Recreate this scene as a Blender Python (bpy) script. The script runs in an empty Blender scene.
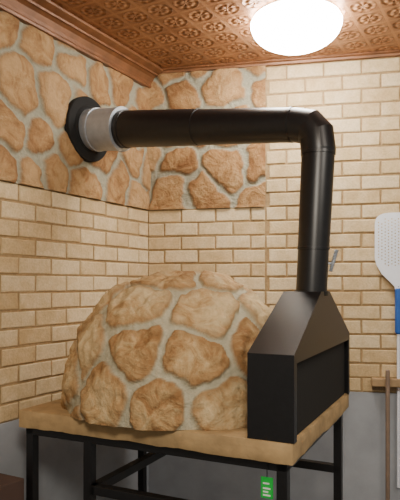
import bpy, bmesh, math, random
import numpy as np
from mathutils import Vector, Matrix, noise
random.seed(7); rng=np.random.RandomState(5)
sc=bpy.context.scene
CZ=2.945
# ---------------------------------------------------------------- helpers
def link(o,parent=None):
    sc.collection.objects.link(o)
    if parent is not None: o.parent=parent
    return o
def empty(name):
    e=bpy.data.objects.new(name,None); e.empty_display_size=.1; return link(e)
def mesh_obj(name,verts,faces,mat=None,parent=None,smooth=False):
    me=bpy.data.meshes.new(name); me.from_pydata([tuple(map(float,v)) for v in verts],[],faces); me.update()
    if smooth:
        me.polygons.foreach_set('use_smooth',[True]*len(me.polygons))
    o=bpy.data.objects.new(name,me)
    if mat: me.materials.append(mat)
    return link(o,parent)
def bm_obj(name,bm,mat=None,parent=None,smooth=False):
    bmesh.ops.recalc_face_normals(bm,faces=bm.faces)
    me=bpy.data.meshes.new(name); bm.to_mesh(me); bm.free()
    if smooth: me.polygons.foreach_set('use_smooth',[True]*len(me.polygons))
    o=bpy.data.objects.new(name,me)
    if mat: me.materials.append(mat)
    return link(o,parent)
def bevel(o,w,seg=2):
    m=o.modifiers.new('bevel','BEVEL'); m.width=w; m.segments=seg; m.limit_method='ANGLE'; m.angle_limit=.6
def obox(bm,origin,ax,ay,az):
    """oriented box: origin corner + three edge vectors"""
    o=Vector(origin);ax=Vector(ax);ay=Vector(ay);az=Vector(az)
    v=[bm.verts.new(o+ax*i+ay*j+az*k) for k in(0,1) for j in(0,1) for i in(0,1)]
    for f in((0,1,3,2),(4,6,7,5),(0,4,5,1),(2,3,7,6),(0,2,6,4),(1,5,7,3)):
        bm.faces.new([v[i] for i in f])
    return v
def N(nt,t,**kw):
    n=nt.nodes.new(t)
    for k,v in kw.items():
        if k in n.inputs: n.inputs[k].default_value=v
        else: setattr(n,k,v)
    return n
def newmat(name):
    m=bpy.data.materials.new(name); m.use_nodes=True; nt=m.node_tree
    return m,nt,nt.nodes['Principled BSDF']
def srgb(r,g,b):
    f=lambda c:(c/255/12.92) if c/255<=.04045 else ((c/255+.055)/1.055)**2.4
    return (f(r),f(g),f(b),1)
def ramp(nt,stops,fac):
    r=nt.nodes.new('ShaderNodeValToRGB')
    while len(r.color_ramp.elements)<len(stops): r.color_ramp.elements.new(.5)
    for e,(p,c) in zip(r.color_ramp.elements,stops): e.position=p; e.color=c
    nt.links.new(fac,r.inputs[0]); return r
def mix(nt,a,b,fac,mode='MIX'):
    m=nt.nodes.new('ShaderNodeMix'); m.data_type='RGBA'; m.blend_type=mode
    for s,v in((m.inputs[6],a),(m.inputs[7],b),(m.inputs[0],fac)):
        if hasattr(v,'is_linked'): nt.links.new(v,s)
        else: s.default_value=v
    return m.outputs[2]
def noise_tex(nt,scale,detail=4,rough=.55,dist=0):
    tc=nt.nodes.new('ShaderNodeTexCoord')
    n=N(nt,'ShaderNodeTexNoise',Scale=scale,Detail=detail,Roughness=rough,Distortion=dist)
    nt.links.new(tc.outputs['Object'],n.inputs['Vector']); return n.outputs['Fac']
def bump(nt,h,bsdf,strength=.3,dist=.01):
    b=N(nt,'ShaderNodeBump',Strength=strength,Distance=dist); nt.links.new(h,b.inputs['Height']); nt.links.new(b.outputs[0],bsdf.inputs['Normal'])
def simple(name,col,rough=.5,metal=0,nscale=20,var=.12,bs=.1,bd=.003):
    m,nt,b=newmat(name); n=noise_tex(nt,nscale)
    c2=tuple(min(1,c*(1+var)) for c in col[:3])+(1,); c1=tuple(c*(1-var) for c in col[:3])+(1,)
    r=ramp(nt,[(.3,c1),(.7,c2)],n); nt.links.new(r.outputs[0],b.inputs['Base Color'])
    b.inputs['Roughness'].default_value=rough; b.inputs['Metallic'].default_value=metal
    bump(nt,n,b,bs,bd); return m
# ---------------------------------------------------------------- materials
def stone_mat(name,dark,mid,light,mortar,rimk=.35):
    m,nt,b=newmat(name)
    am=N(nt,'ShaderNodeAttribute',attribute_name='mask'); ar=N(nt,'ShaderNodeAttribute',attribute_name='rnd'); ae=N(nt,'ShaderNodeAttribute',attribute_name='edge')
    n=noise_tex(nt,8,7,.66,1.2); n2=noise_tex(nt,60,5,.6); n3=noise_tex(nt,3.2,3)
    s=N(nt,'ShaderNodeMath',operation='MULTIPLY_ADD'); nt.links.new(ar.outputs['Fac'],s.inputs[0]); s.inputs[1].default_value=.24; 
    s2=N(nt,'ShaderNodeMath',operation='ADD'); nt.links.new(n,s.inputs[2]); nt.links.new(s.outputs[0],s2.inputs[0]); s2.inputs[1].default_value=-.11
    r=ramp(nt,[(.33,dark),(.47,mid),(.62,light)],s2.outputs[0])
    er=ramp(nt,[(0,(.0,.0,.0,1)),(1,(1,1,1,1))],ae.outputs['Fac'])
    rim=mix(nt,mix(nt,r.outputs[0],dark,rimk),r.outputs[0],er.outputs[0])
    mr=ramp(nt,[(.3,tuple(c*.82 for c in mortar[:3])+(1,)),(.7,mortar)],n3)
    col=mix(nt,mr.outputs[0],rim,am.outputs['Fac'])
    g=ramp(nt,[(.3,(.82,.82,.82,1)),(.7,(1.0,1.0,1.0,1))],n2)
    nt.links.new(mix(nt,col,g.outputs[0],1.0,'MULTIPLY'),b.inputs['Base Color'])
    b.inputs['Roughness'].default_value=.85
    hh=N(nt,'ShaderNodeMath',operation='MULTIPLY_ADD'); nt.links.new(n2,hh.inputs[0]); hh.inputs[1].default_value=.4; nt.links.new(n,hh.inputs[2])
    bump(nt,hh.outputs[0],b,.9,.022); return m
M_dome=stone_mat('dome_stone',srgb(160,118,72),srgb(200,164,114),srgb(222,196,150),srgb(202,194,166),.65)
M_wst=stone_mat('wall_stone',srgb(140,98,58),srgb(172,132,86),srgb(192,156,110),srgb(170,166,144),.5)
def brick_mat():
    m,nt,b=newmat('cream_brick')
    ar=N(nt,'ShaderNodeAttribute',attribute_name='rnd')
    n=noise_tex(nt,14,5,.6); n2=noise_tex(nt,90,4)
    s=N(nt,'ShaderNodeMath',operation='MULTIPLY_ADD'); nt.links.new(ar.outputs['Fac'],s.inputs[0]); s.inputs[1].default_value=.5; nt.links.new(n,s.inputs[2])
    r=ramp(nt,[(.42,srgb(194,166,122)),(.72,srgb(210,184,142)),(1.0,srgb(224,202,164))],s.outputs[0])
    g=ramp(nt,[(.3,(.82,.82,.82,1)),(.65,(1,1,1,1))],n2)
    nt.links.new(mix(nt,r.outputs[0],g.outputs[0],1.0,'MULTIPLY'),b.inputs['Base Color'])
    b.inputs['Roughness'].default_value=.85
    bump(nt,n2,b,.4,.006); return m
M_brick=brick_mat()
M_mortar=simple('brick_mortar',srgb(158,132,94),.9,0,40,.2,.4,.005)
M_grey=simple('grey_render',srgb(158,162,168),.85,0,5,.12,.3,.01)
M_black=simple('black_steel',(.008,.008,.009,1),.38,.0,60,.2,.05,.001)
M_blackp=simple('black_flue_paint',(.009,.009,.010,1),.36,.0,40,.2,.04,.001)
M_matte=simple('matte_black',(.006,.006,.006,1),.9)  # rough near-black, shared by mouth throat, closure plate and wall flange
M_galv=simple('galvanised_steel',srgb(168,174,182),.42,.5,25,.12,.1,.001)
M_slab=simple('cast_slab',srgb(176,148,106),.85,0,9,.25,.7,.012)
M_floor=simple('concrete_floor',srgb(110,105,98),.7,0,4,.15)
M_alu=simple('perforated_aluminium',srgb(232,236,245),.42,.0,30,.03)
M_blue=simple('blue_plastic',srgb(40,90,170),.4)
M_wood=simple('brush_wood',srgb(160,132,96),.6,0,18,.2)
M_pole=simple('pole_wood',srgb(136,116,100),.5,0,18,.15)
M_brist=simple('bristle',srgb(90,70,45),.8,0,80,.4,.6,.004)
M_green=simple('green_label',srgb(20,190,70),.5)
M_white=simple('label_white',srgb(230,235,230),.6)
M_card=simple('cardboard',srgb(86,66,58),.85,0,8,.1)
def tin_mat():
    m,nt,b=newmat('pressed_copper_tin')
    tc=nt.nodes.new('ShaderNodeTexCoord'); sp=nt.nodes.new('ShaderNodeSeparateXYZ'); nt.links.new(tc.outputs['UV'],sp.inputs[0])
    n=noise_tex(nt,7,5,.6)
    def mth(op,a,bb=None):
        k=N(nt,'ShaderNodeMath',operation=op)
        for i,v in enumerate((a,bb)):
            if v is None: continue
            if hasattr(v,'is_linked'): nt.links.new(v,k.inputs[i])
            else: k.inputs[i].default_value=v
        return k.outputs[0]
    X,Y=sp.outputs[0],sp.outputs[1]
    Tt=.152
    fx=mth('SUBTRACT',mth('FRACT',mth('DIVIDE',X,Tt)),.5); fy=mth('SUBTRACT',mth('FRACT',mth('DIVIDE',Y,Tt)),.5)
    rr=mth('SQRT',mth('ADD',mth('MULTIPLY',fx,fx),mth('MULTIPLY',fy,fy)))
    an=mth('ARCTAN2',fy,fx)
    rings=mth('SINE',mth('MULTIPLY',rr,26.0)); pet=mth('MULTIPLY',mth('COSINE',mth('MULTIPLY',an,8.0)),.7)
    ros=mth('MULTIPLY',mth('ADD',rings,pet),mth('LESS_THAN',rr,.44))
    bx=mth('GREATER_THAN',mth('MAXIMUM',mth('ABSOLUTE',fx),mth('ABSOLUTE',fy)),.45)
    h=mth('ADD',ros,mth('MULTIPLY',bx,1.2)); h=mth('ADD',h,mth('MULTIPLY',n,.6))
    hn=mth('ADD',mth('MULTIPLY',h,.14),mth('MULTIPLY',n,.7))
    r=ramp(nt,[(.15,srgb(120,78,48)),(.45,srgb(156,108,72)),(.75,srgb(184,138,98))],hn)
    nt.links.new(r.outputs[0],b.inputs['Base Color']); b.inputs['Metallic'].default_value=.3; b.inputs['Roughness'].default_value=.42
    bump(nt,h,b,.65,.005); return m
M_tin=tin_mat()
M_crown=simple('copper_crown',srgb(122,80,50),.45,.2,12,.25,.3,.004)
m,nt,b=newmat('lamp_glass'); b.inputs['Base Color'].default_value=(1,1,1,1)
b.inputs['Emission Color'].default_value=(1,.95,.86,1); b.inputs['Emission Strength'].default_value=50; M_lamp=m
# ---------------------------------------------------------------- room frames
C=Vector((-.341,3.8,0))
DL=Vector((-.4808,-.8768,0)); NL=Vector((.8768,-.4808,0))
DB=Vector((.979,-.2033,0)).normalized(); NB=Vector((-.2033,-.979,0)).normalized()
STB=2.04; BR0=.90; SB=.77
LL=4.2; LB=3.2
def wall_frame(d,n): return lambda s,q,z: C+d*s+n*q+Vector((0,0,z))
WL=wall_frame(DL,NL); WB=wall_frame(DB,NB)
def slab_poly(name,z0,z1,mat):
    p=[C.copy(), C+DL*LL, C+DL*LL+DB*LB, C+DB*LB]
    vs=[Vector((q.x,q.y,z0)) for q in p]+[Vector((q.x,q.y,z1)) for q in p]
    o=mesh_obj(name,vs,[(0,1,2,3),(7,6,5,4),(0,4,5,1),(1,5,6,2),(2,6,7,3),(3,7,4,0)],mat)
    uvl=o.data.uv_layers.new(name='UVMap')
    for lp in o.data.loops:
        v=o.data.vertices[lp.vertex_index].co-C; uvl.data[lp.index].uv=(v.dot(NL),v.dot(DL))
    return o
slab_poly('floor',-.1,0,M_floor); slab_poly('ceiling',CZ,CZ+.1,M_tin)
# ---------------------------------------------------------------- stone relief
def smooth(a,b,x):
    t=np.clip((x-a)/(b-a),0,1); return t*t*(3-2*t)
def cells(Q,S,k,m0,m1,w):
    d=np.linalg.norm(Q[:,None,:]-S[None],axis=2)
    i1=d.argmin(1); d1=d[np.arange(len(Q)),i1]
    e=np.zeros(len(Q))
    for j in range(len(S)):
        sep=np.linalg.norm(S[i1]-S[j],axis=1)
        ej=np.where(i1==j,99,(d[:,j]**2-d1**2)/(2*np.maximum(sep,1e-6)))
        e+=np.exp(-k*np.minimum(ej,5))
    e=-np.log(e+1e-12)/k
    R=np.random.RandomState(3).rand(len(S)+5)
    return smooth(m0,m1,e),R[i1],np.clip((e-m1)/w,0,1)
def warp(pts,sc_,amp,a2=.4,a3=.12):
    return np.array([[*(noise.noise_vector(Vector(p)*sc_)*amp+noise.noise_vector(Vector(p)*sc_*3.1)*amp*a2+noise.noise_vector(Vector(p)*sc_*8)*amp*a3)] for p in pts])
def setattrs(me,**kw):
    for k,v in kw.items():
        a=me.attributes.new(k,'FLOAT','POINT'); a.data.foreach_set('value',np.asarray(v,dtype=np.float32))
def stone_panel(name,F,s0,s1,z0,z1,seed,parent,sp=.235,rowh=.20):
    st=.009; ns=int((s1-s0)/st)+1; nz=int((z1-z0)/st)+1
    ss=np.linspace(s0,s1,ns); zz=np.linspace(z0,z1,nz)
    G=np.array([(s,0,z) for z in zz for s in ss])
    r=np.random.RandomState(seed); seeds=[]
    row=0; z=z0+.085
    while z<z1+.2:
        s=s0-.12+(row%2)*.12
        while s<s1+.25:
            seeds.append((s+r.uniform(-.05,.05),0,z+r.uniform(-.05,.05))); s+=sp*r.uniform(.8,1.25)
        z+=rowh; row+=1
    S=np.array(seeds)
    Q=G+warp(G+seed*3.1,3.2,.075); Q[:,1]=0
    mk,rd,ed=cells(Q,S,80,.010,.019,.03)
    nz_=np.array([noise.noise(Vector(p)*9)*.006+noise.noise(Vector(p)*28)*.003 for p in G])
    h=mk*(.013+.005*ed+nz_)+.004+.25*nz_
    V=[F(g[0],hh,g[2]) for g,hh in zip(G,h)]
    fs=[(j*ns+i,j*ns+i+1,(j+1)*ns+i+1,(j+1)*ns+i) for j in range(nz-1) for i in range(ns-1)]
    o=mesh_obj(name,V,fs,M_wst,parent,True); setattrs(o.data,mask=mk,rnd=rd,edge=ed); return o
# ---------------------------------------------------------------- brick panels
def brick_panel(name,F,s_len,regions,seed,parent):
    r=random.Random(seed); V=[];Fc=[];R=[]
    H=.0877; L=.225; j=.012
    for (s0,s1,z0,z1) in regions:
        row0=round((z0-BR0)/H); z=BR0+row0*H; row=row0
        while z<z1-.01:
            zt=min(z+H-j,z1); s=-(L/2)*(row%2)
            while s<s1:
                a=max(s,s0)+j/2; b=min(s+L,s1)-j/2
                if b-a>.02:
                    c=r.random(); dd=r.uniform(.005,.009); jz=r.uniform(-.0015,.0015); ch=.004
                    bi=len(V)
                    for (q,k) in((0,0),(dd-.003,0),(dd,ch)):
                        wob=[r.uniform(-.002,.002) for _ in range(8)]
                        V+= [F(a+k+wob[0],q,z+j/2+k+jz+wob[1]),F(b-k+wob[2],q,z+j/2+k+jz+wob[3]),F(b-k+wob[4],q,zt+j/2-k+jz+wob[5]),F(a+k+wob[6],q,zt+j/2-k+jz+wob[7])]
                        R+=[c]*4
                    for t in(0,4):
                        for e in range(4):
                            Fc.append((bi+t+e,bi+t+(e+1)%4,bi+t+4+(e+1)%4,bi+t+4+e))
                    Fc.append((bi+8,bi+9,bi+10,bi+11))
                s+=L
            z+=H; row+=1
    o=mesh_obj(name,V,Fc,M_brick,parent); setattrs(o.data,rnd=R); return o
def wallcore(name,d,n,L):
    bm=bmesh.new()
    obox(bm,C+Vector((0,0,BR0)),d*L,-n*.12,(0,0,CZ-BR0)); core=bm_obj(name,bm,M_mortar)
    bm=bmesh.new(); obox(bm,C,d*L,-n*.12,(0,0,BR0)); obox(bm,C,d*L,n*.012,(0,0,BR0)); bm_obj('grey_base',bm,M_grey,core)
    return core
wl=wallcore('wall_left',DL,NL,LL); wb=wallcore('wall_back',DB,NB,LB)
brick_panel('left_bricks',WL,LL,[(0,LL,BR0,STB)],1,wl)
brick_panel('back_bricks',WB,LB,[(0,SB,BR0,STB),(SB,LB,BR0,CZ)],2,wb)
stone_panel('left_stones',WL,0,2.9,STB,CZ,11,wl)
stone_panel('back_stones',WB,0,SB,STB,CZ,23,wb,.25,.22)
def crown(name,F,L,prof,mat):
    V=[F(0,p,z) for p,z in prof]+[F(L,p,z) for p,z in prof]; n=len(prof)
    return mesh_obj(name,V,[(i,(i+1)%n,n+(i+1)%n,n+i) for i in range(n)],mat)
crown('trim_1',WL,LL,[(0,CZ),(0,2.83),(.034,2.83),(.038,2.842),(.034,2.85),(.036,2.868),(.048,2.893),(.066,2.904),(.078,2.904),(.080,2.915),(.1,2.922),(.118,2.930),(.122,2.938),(.118,CZ)],M_crown)
crown('trim_2',WB,LB,[(0,CZ),(0,2.92),(.028,2.92),(.03,2.933),(.045,2.937),(.045,CZ)],M_crown)
# ---------------------------------------------------------------- oven frame coords
T=1.0
A=Vector((.325,2.01,0)); Rr=Vector((.42,.908,0)).normalized(); Lx=Vector((.896,-.444,0)).normalized(); Z=Vector((0,0,1))
def O(p,q,z): return A+Rr*p+Lx*q+Z*z
oven=empty('pizza_oven')
stand=empty('oven_stand')
def rough_slab():
    bm=bmesh.new(); q0,q1,p0,p1=-1.25,.0,-.012,1.045; th=.075
    na_,nb_,nc_=64,54,5; vid={}
    def vert(i,j,k):
        if (i,j,k) not in vid:
            co=O(p0+(p1-p0)*j/nb_,q0+(q1-q0)*i/na_,T-th+th*k/nc_)
            n=noise.noise_vector(co*7)*.005+noise.noise_vector(co*25)*.0025
            if k==nc_: n.z=-abs(n.z)*.3
            edge=(i in(0,na_))+(j in(0,nb_))+(k in(0,nc_))
            if edge>=2:
                cen=O((p0+p1)/2,(q0+q1)/2,T-th/2); dv=(cen-co); dv.z*=8; co=co+dv.normalized()*.004
            vid[(i,j,k)]=bm.verts.new(co+n)
        return vid[(i,j,k)]
    for i in range(na_):
        for j in range(nb_):
            for k in(0,nc_): bm.faces.new([vert(i,j,k),vert(i+1,j,k),vert(i+1,j+1,k),vert(i,j+1,k)])
    for k in range(nc_):
        for i in range(na_):
            for j in(0,nb_): bm.faces.new([vert(i,j,k),vert(i+1,j,k),vert(i+1,j,k+1),vert(i,j,k+1)])
        for j in range(nb_):
            for i in(0,na_): bm.faces.new([vert(i,j,k),vert(i,j+1,k),vert(i,j+1,k+1),vert(i,j,k+1)])
    for e in bm.edges:
        e.smooth=True
    bmesh.ops.recalc_face_normals(bm,faces=bm.faces)
    for e in bm.edges:
        if e.calc_face_angle(0)>.7: e.smooth=False
    return bm_obj('slab',bm,M_slab,stand,True)
rough_slab()
bm=bmesh.new(); t=.04; zt=T-.077
def tube_leg(p,q): obox(bm,O(p,q,0),Lx*t,Rr*t,Z*zt)
for p,q in [(.02,-1.235),(.02,-.07),(.98,-.07),(.98,-1.235),(.02,-.92)]: tube_leg(p,q)
obox(bm,O(.02,-1.235,zt-.035),Lx*1.2,Rr*t,Z*.034); obox(bm,O(.98,-1.235,zt-.035),Lx*1.2,Rr*t,Z*.034)
obox(bm,O(.02,-1.235,zt-.035),Lx*t,Rr*1.0,Z*.034); obox(bm,O(.02,-.07,zt-.035),Lx*t,Rr*1.0,Z*.034)
obox(bm,O(.98,-1.235,.60),Lx*1.2,Rr*t,Z*t); obox(bm,O(.02,-.9,.675),Lx*.86,Rr*t,Z*t)
obox(bm,O(.02,-.9,.675),Lx*t,Rr*1.0,Z*t)
f=bm_obj('steel_frame',bm,M_black,stand); bevel(f,.003)
bm=bmesh.new(); obox(bm,O(.012,-.125,.79),Lx*.045,Rr*.003,Z*.075); lab=bm_obj('green_label',bm,M_green,stand)
bm=bmesh.new()
for i,(a,w) in enumerate([(.008,.028),(.02,.02),(.032,.028),(.05,.024)]): obox(bm,O(.0105,-.117,.79+a),Lx*w,Rr*.001,Z*.006)
bm_obj('label_print',bm,M_white,stand)
bm=bmesh.new(); obox(bm,O(.013,-.104,.86),Lx*.003,Rr*.002,Z*.055); bm_obj('label_tie',bm,M_black,stand)
# dome
Dc=Vector((-.08,2.735,T)); RD=.535; HD=.60
view=Vector((Dc.x,Dc.y,0)).normalized(); side=Vector((view.y,-view.x,0))
stones=[(-.36,.74),(.17,.70),(-.06,.97),(.30,.93),(.62,.70),(-.74,.44),(-.33,.45),(.11,.40),(.50,.45),(-.62,.13),(-.19,.08),(.32,.11),(-.91,.22),(.80,.38),(.76,.07),(-.66,.76),(-.4,-.22),(.06,-.24),(.6,-.2),(-.85,-.12)]
S=[]
for a,bb in stones:
    y=math.sqrt(max(0,1-a*a-bb*bb)); v=Vector((a,-y,bb)); S.append(v.normalized())
for el,cnt,off in((-.12,6,.2),(.22,6,.5),(.6,5,.1),(1.0,4,.4)):
    for i in range(cnt):
        az=math.pi*(i+.5+off*.3)/cnt; S.append(Vector((math.cos(az)*math.cos(el),math.sin(az)*math.cos(el)+.12,math.sin(el))).normalized())
S.append(Vector((.0,.25,.97)).normalized())
S=np.array([tuple(v) for v in S])
na,ne=420,150; V=[];dirs=[]
def dome_pt(az,el,h):
    ce,se=max(math.cos(el),0),math.sin(el)
    rho=(RD+h)*ce**.90; z=(HD+h)*se**.93 if se>0 else 0
    return rho*math.cos(az),rho*math.sin(az),z
base=[]
for j in range(ne+1):
    el=(math.pi/2)*j/ne
    for i in range(na):
        az=2*math.pi*i/na; dirs.append((math.cos(az)*math.cos(el),math.sin(az)*math.cos(el),math.sin(el))); base.append((az,el))
D=np.array(dirs)
Q=D+warp(D+7.7,2.2,.075,.45,.18)
mk,rd,ed=cells(Q,S,50,.017,.031,.06)
V=[]
for (az,el),d,mm,e2 in zip(base,D,mk,ed):
    n1=noise.noise(Vector(d)*5); n2=noise.noise(Vector(d)*16)
    h=mm*(.015+.006*e2+.013*n1+.009*n2)+.004*n1+.002*n2
    x,y,z=dome_pt(az,el,h)
    V.append(Dc+side*x+view*y+Z*z)
F=[(j*na+i,j*na+(i+1)%na,(j+1)*na+(i+1)%na,(j+1)*na+i) for j in range(ne) for i in range(na)]
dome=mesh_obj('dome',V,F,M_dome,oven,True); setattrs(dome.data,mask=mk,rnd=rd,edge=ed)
# ---------------------------------------------------------------- hood
W=1.03; dq=.17; zb=1.305; ztop=1.52; hc=.53; hs=.08
bm=bmesh.new(); nv=lambda p,q,z:bm.verts.new(O(p,q,z))
b0=nv(0,-dq,T);b1=nv(0,0,T);b2=nv(W,0,T);b3=nv(W,-dq,T)
m0=nv(0,-dq,zb);m1=nv(0,0,zb);m2=nv(W,0,zb);m3=nv(W,-dq,zb)
t0=nv(hc-hs,-dq,ztop);t1=nv(hc-hs,-.01,ztop);t2=nv(hc+hs,-.01,ztop);t3=nv(hc+hs,-dq,ztop)
for f_ in((b0,b1,m1,m0),(b2,b3,m3,m2),(m0,m1,t1,t0),(m1,m2,t2,t1),(m2,m3,t3,t2),(m3,m0,t0,t3),(t0,t1,t2,t3)): bm.faces.new(f_)
i0=nv(.03,0,T);i1=nv(.03,0,zb-.03);i2=nv(W-.03,0,zb-.03);i3=nv(W-.03,0,T)
bm.faces.new((b1,i0,i1,m1)); bm.faces.new((m1,i1,i2,m2)); bm.faces.new((m2,i2,i3,b2))
arc=[bm.verts.new(O(hc-.21*math.cos(math.pi*i/20),-dq,T+.02+.19*math.sin(math.pi*i/20))) for i in range(21)]
k0=nv(hc-.21,-dq,T);k1=nv(hc+.21,-dq,T)
bm.faces.new([b0,k0]+arc[:11]+[m0]); bm.faces.new([b3,m3]+arc[10:]+[k1]); bm.faces.new([m0,arc[10],m3])
h=bm_obj('hood',bm,M_black,oven)
so=h.modifiers.new('s','SOLIDIFY'); so.thickness=.006; so.offset=0
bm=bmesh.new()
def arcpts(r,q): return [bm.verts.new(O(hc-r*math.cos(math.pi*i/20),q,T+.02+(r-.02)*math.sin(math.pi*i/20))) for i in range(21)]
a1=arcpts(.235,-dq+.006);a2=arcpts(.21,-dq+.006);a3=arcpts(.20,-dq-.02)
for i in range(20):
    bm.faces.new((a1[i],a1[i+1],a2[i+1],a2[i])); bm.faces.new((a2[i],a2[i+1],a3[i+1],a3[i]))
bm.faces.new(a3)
bm_obj('mouth_throat',bm,M_matte,oven)
bm=bmesh.new(); obox(bm,O(.036,-.022,T+.003),Lx*.005,Rr*(W-.072),Z*(zb-T-.038)); cp=bm_obj('closure_plate',bm,M_matte,oven)
# ---------------------------------------------------------------- flue
flue=empty('flue_pipe')
def sweep(name,pts,rad,mat,parent,seg=56,cap=False):
    pts=[Vector(p) for p in pts]; n=len(pts); V=[]
    tang=[]
    for i in range(n):
        a=(pts[i]-pts[i-1]).normalized() if i>0 and (pts[i]-pts[i-1]).length>1e-7 else None
        b=(pts[i+1]-pts[i]).normalized() if i<n-1 and (pts[i+1]-pts[i]).length>1e-7 else None
        if a is None: a=b
        if b is None: b=a
        tang.append(((a+b).normalized(),a))
    plane=(pts[-1]-pts[0]).cross(Z); plane=plane.normalized() if plane.length>1e-3 else Vector((0,1,0))
    for i in range(n):
        tn,a=tang[i]; u=plane; w=tn.cross(u).normalized(); k=1/max(.5,tn.dot(a))
        for s in range(seg):
            an=2*math.pi*s/seg; V.append(pts[i]+u*math.cos(an)*rad[i]+w*math.sin(an)*rad[i]*k)
    F=[(i*seg+s,i*seg+(s+1)%seg,(i+1)*seg+(s+1)%seg,(i+1)*seg+s) for i in range(n-1) for s in range(seg)]
    if cap: F+= [tuple(range(seg))[::-1],tuple((n-1)*seg+s for s in range(seg))]
    o=mesh_obj(name,V,F,mat,parent,True)
    me=o.data; bm=bmesh.new(); bm.from_mesh(me); bmesh.ops.recalc_face_normals(bm,faces=bm.faces)
    for e in bm.edges:
        if len(e.link_faces)==2 and e.calc_face_angle(0)>.2: e.smooth=False
    bm.to_mesh(me); bm.free(); return o
P0=Vector((.485,2.53,1.505)); E=Vector((.530,2.57,2.262)); Fl=Vector((-.643,3.25,2.418))
up=(E-P0).normalized(); hz=(Fl-E).normalized()
pts=[];rad=[]
def add(p,r): pts.append(p); rad.append(r)
rb=.118
for dz,r in((0,.076),(.02,.076),(.0201,.067),(.20,.067),(.2005,.0705),(.212,.0705),(.2125,.069)): add(P0+up*dz,r)
add(E-up*rb-up*.02,.073); add(E-up*rb-up*.0195,.0765); add(E-up*rb-up*.006,.0765); add(E-up*rb-up*.0055,.0755)
g0=E-up*rb; g2=E+hz*rb
for tt in(.0,.33,.67,1.0):
    p=g0*(1-tt)**2+E*2*tt*(1-tt)+g2*tt**2
    if tt in(.33,.67):p=p+(E-p)*.10
    add(p,.0765)
add(g2+hz*.006,.0765); add(g2+hz*.0065,.0795); add(g2+hz*.022,.0795); add(g2+hz*.0225,.078)
LH=(Fl-E).length
add(E+hz*.62,.087); add(E+hz*.6205,.090); add(E+hz*.635,.090); add(E+hz*.6355,.089)
add(E+hz*(LH-.30),.097); add(E+hz*(LH-.2995),.101); add(E+hz*(LH-.28),.101); add(E+hz*(LH-.2795),.097);add(E+hz*(LH-.1),.097)
sweep('pipe',pts,rad,M_blackp,flue)
def E2(d): return E+hz*(LH-d)
sweep('galvanised_collar',[E2(.265),E2(.2645),E2(.245),E2(.2445),E2(.10),E2(.0995),E2(.085),E2(.0845),E2(.0)],[.099,.118,.118,.113,.113,.118,.118,.113,.113],M_galv,flue)
def disc(name,c,n,prof,mat,parent,seg=72,smooth_=False):
    n=Vector(n).normalized(); u=n.cross(Z) if abs(n.z)<.9 else Vector((1,0,0)); u.normalize(); w=n.cross(u); V=[]
    for r,h_ in prof:
        for s in range(seg):
            an=2*math.pi*s/seg; V.append(c+u*math.cos(an)*r+w*math.sin(an)*r+n*h_)
    k=len(prof)
    F=[(i*seg+s,i*seg+(s+1)%seg,(i+1)*seg+(s+1)%seg,(i+1)*seg+s) for i in range(k-1) for s in range(seg)]
    F+=[tuple(range(seg))[::-1],tuple((k-1)*seg+s for s in range(seg))]
    o=mesh_obj(name,V,F,mat,parent,smooth_); bm=bmesh.new(); bm.from_mesh(o.data); bmesh.ops.recalc_face_normals(bm,faces=bm.faces); bm.to_mesh(o.data); bm.free(); return o
disc('wall_flange',Fl,NL,[(.178,.0),(.178,.034),(.174,.037),(.13,.038),(.118,.05),(.1,.05)],M_matte,flue)
hp=P0+up*.14+side*.064
sweep('damper_spindle',[hp,hp+side*.03],[.005,.005],M_galv,flue,seg=12,cap=True)
q=hp+side*.014
hpts=[];hr=[]
for i in range(60):
    tt=i/59; hpts.append(q+Vector((.0,0,-.035))+(side*.028+Z*.095)*tt); hr.append(.0085+.0018*math.sin(i*1.6))
sweep('damper_spring_handle',hpts,hr,M_galv,flue,seg=14,cap=True)
# ---------------------------------------------------------------- lamp
lamp=empty('ceiling_lamp'); lc=Vector((.50,3.02,CZ))
disc('lamp_base',lc,(0,0,-1),[(.215,0),(.218,.010),(.210,.02)],M_white,lamp)
disc('lamp_diffuser',lc-Z*.012,(0,0,-1),[(.225,0),(.236,.02),(.236,.035)]+[(.232*math.cos(a),.035+.12*math.sin(a)) for a in [i*math.pi/2/12*.98 for i in range(1,13)]],M_lamp,lamp,smooth_=True)
# ---------------------------------------------------------------- peel
peel=empty('pizza_peel')
s_p=1.56; zc=1.79
def curve_plate(name,outline,holes,th,mat,parent,M):
    cu=bpy.data.curves.new(name,'CURVE'); cu.dimensions='2D'; cu.fill_mode='BOTH'; cu.extrude=th/2; cu.bevel_depth=.0006
    for poly in [outline]+holes:
        sp=cu.splines.new('POLY'); sp.points.add(len(poly)-1); sp.use_cyclic_u=True
        for pt,(x,y) in zip(sp.points,poly): pt.co=(x,y,0,1)
    cu.materials.append(mat); o=bpy.data.objects.new(name,cu); o.matrix_world=M; link(o); 
    o.parent=parent; return o
hw=.135; out=[]
for a in range(0,181,10):
    an=math.radians(a); ex=.5
    out.append((hw*math.copysign(abs(math.cos(an))**ex,math.cos(an)), .11+.08*abs(math.sin(an))**.7))
out+=[(-hw,-.08),(-hw*.93,-.12),(-hw*.70,-.175),(-.045,-.225),(-.022,-.25),(-.018,-.30),(.018,-.30),(.022,-.25),(.045,-.225),(hw*.70,-.175),(hw*.93,-.12),(hw,-.08)]
holes=[]
for i in range(-6,7):
    for j in range(-7,9):
        x=i*.019; y=j*.019+(.0095 if i%2 else 0)
        if abs(x)<.118 and -.13<y<.155 and not(abs(x)>.09 and (y<-.09 or y>.135)):
            holes.append([(x+.0048*math.cos(t_*math.pi/5),y+.0048*math.sin(t_*math.pi/5)) for t_ in range(10)])
o=WB(s_p,.045,zc); Mx=Matrix((( DB.x,0,NB.x,o.x),(DB.y,0,NB.y,o.y),(0,1,0,o.z),(0,0,0,1)))
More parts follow.
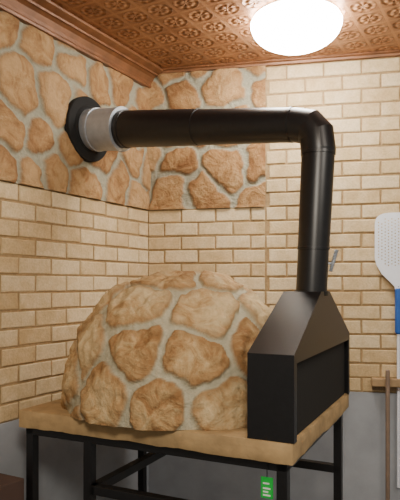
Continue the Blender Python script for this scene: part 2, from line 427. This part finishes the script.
curve_plate('blade',out,holes,.002,M_alu,peel,Mx)
sweep('blue_grip',[WB(s_p,.045,z) for z in(zc-.26,zc-.265,zc-.52,zc-.53)],[.015,.021,.021,.015],M_blue,peel,seg=20,cap=True)
sweep('handle',[WB(s_p,.045,z) for z in(zc-.52,.35)],[.010,.010],M_alu,peel,seg=16,cap=True)
sweep('wall_hook',[WB(s_p,.0,zc-.25),WB(s_p,.05,zc-.25)],[.004,.004],M_galv,peel,seg=10,cap=True)
# ---------------------------------------------------------------- brush
brush=empty('oven_brush'); sb=1.495
bm=bmesh.new(); obox(bm,WB(sb-.09,.02,.945),DB*.2,NB*.045,Z*.05); o_=bm_obj('brush_head',bm,M_wood,brush); bevel(o_,.006)
bm=bmesh.new()
for i in range(28):
    for j in range(5):
        s=sb-.083+i*.0066+random.uniform(-.001,.001); obox(bm,WB(s,.025+j*.0075,.922),DB*.0035,NB*.0035,Z*.024)
bm_obj('bristles',bm,M_brist,brush)
sweep('pole',[WB(sb,.078,z) for z in(1.05,1.045,.02,.0)],[.008,.0125,.0125,.01],M_pole,brush,seg=20,cap=True)
# ---------------------------------------------------------------- carton
bm=bmesh.new(); obox(bm,WL(1.30,.06,0),DL*.35,NL*.16,Z*.70); cb=bm_obj('cardboard_box',bm,M_card); bevel(cb,.004)
# ---------------------------------------------------------------- lights
def area(name,loc,target,size,power,col):
    l=bpy.data.lights.new(name,'AREA'); l.shape='DISK'; l.size=size; l.energy=power; l.color=col
    o=bpy.data.objects.new(name,l); o.location=loc; o.rotation_euler=(Vector(target)-Vector(loc)).to_track_quat('-Z','Y').to_euler(); link(o)
area('fill_light',(.1,-.2,2.75),(.1,2.8,1.2),.6,54,(1,.91,.77))  # added fill from behind and above the camera, no fixture there
area('fill_light',(1.5,.9,2.8),(.2,3,1.2),.5,18,(1,.92,.80))  # second added fill, high on the right and out of view
w=bpy.data.worlds.new('world'); sc.world=w; w.use_nodes=True; bg=w.node_tree.nodes['Background']; bg.inputs[0].default_value=(1,.94,.86,1); bg.inputs[1].default_value=.27
# ---------------------------------------------------------------- camera
cd=bpy.data.cameras.new('camera'); cam=bpy.data.objects.new('camera',cd); link(cam)
cam.location=(0,0,1.55); cam.rotation_euler=(math.pi/2,0,0)
cd.sensor_fit='VERTICAL'; cd.sensor_height=24; cd.lens=580/500*24; cd.shift_y=.07; cd.clip_start=.05
sc.camera=cam
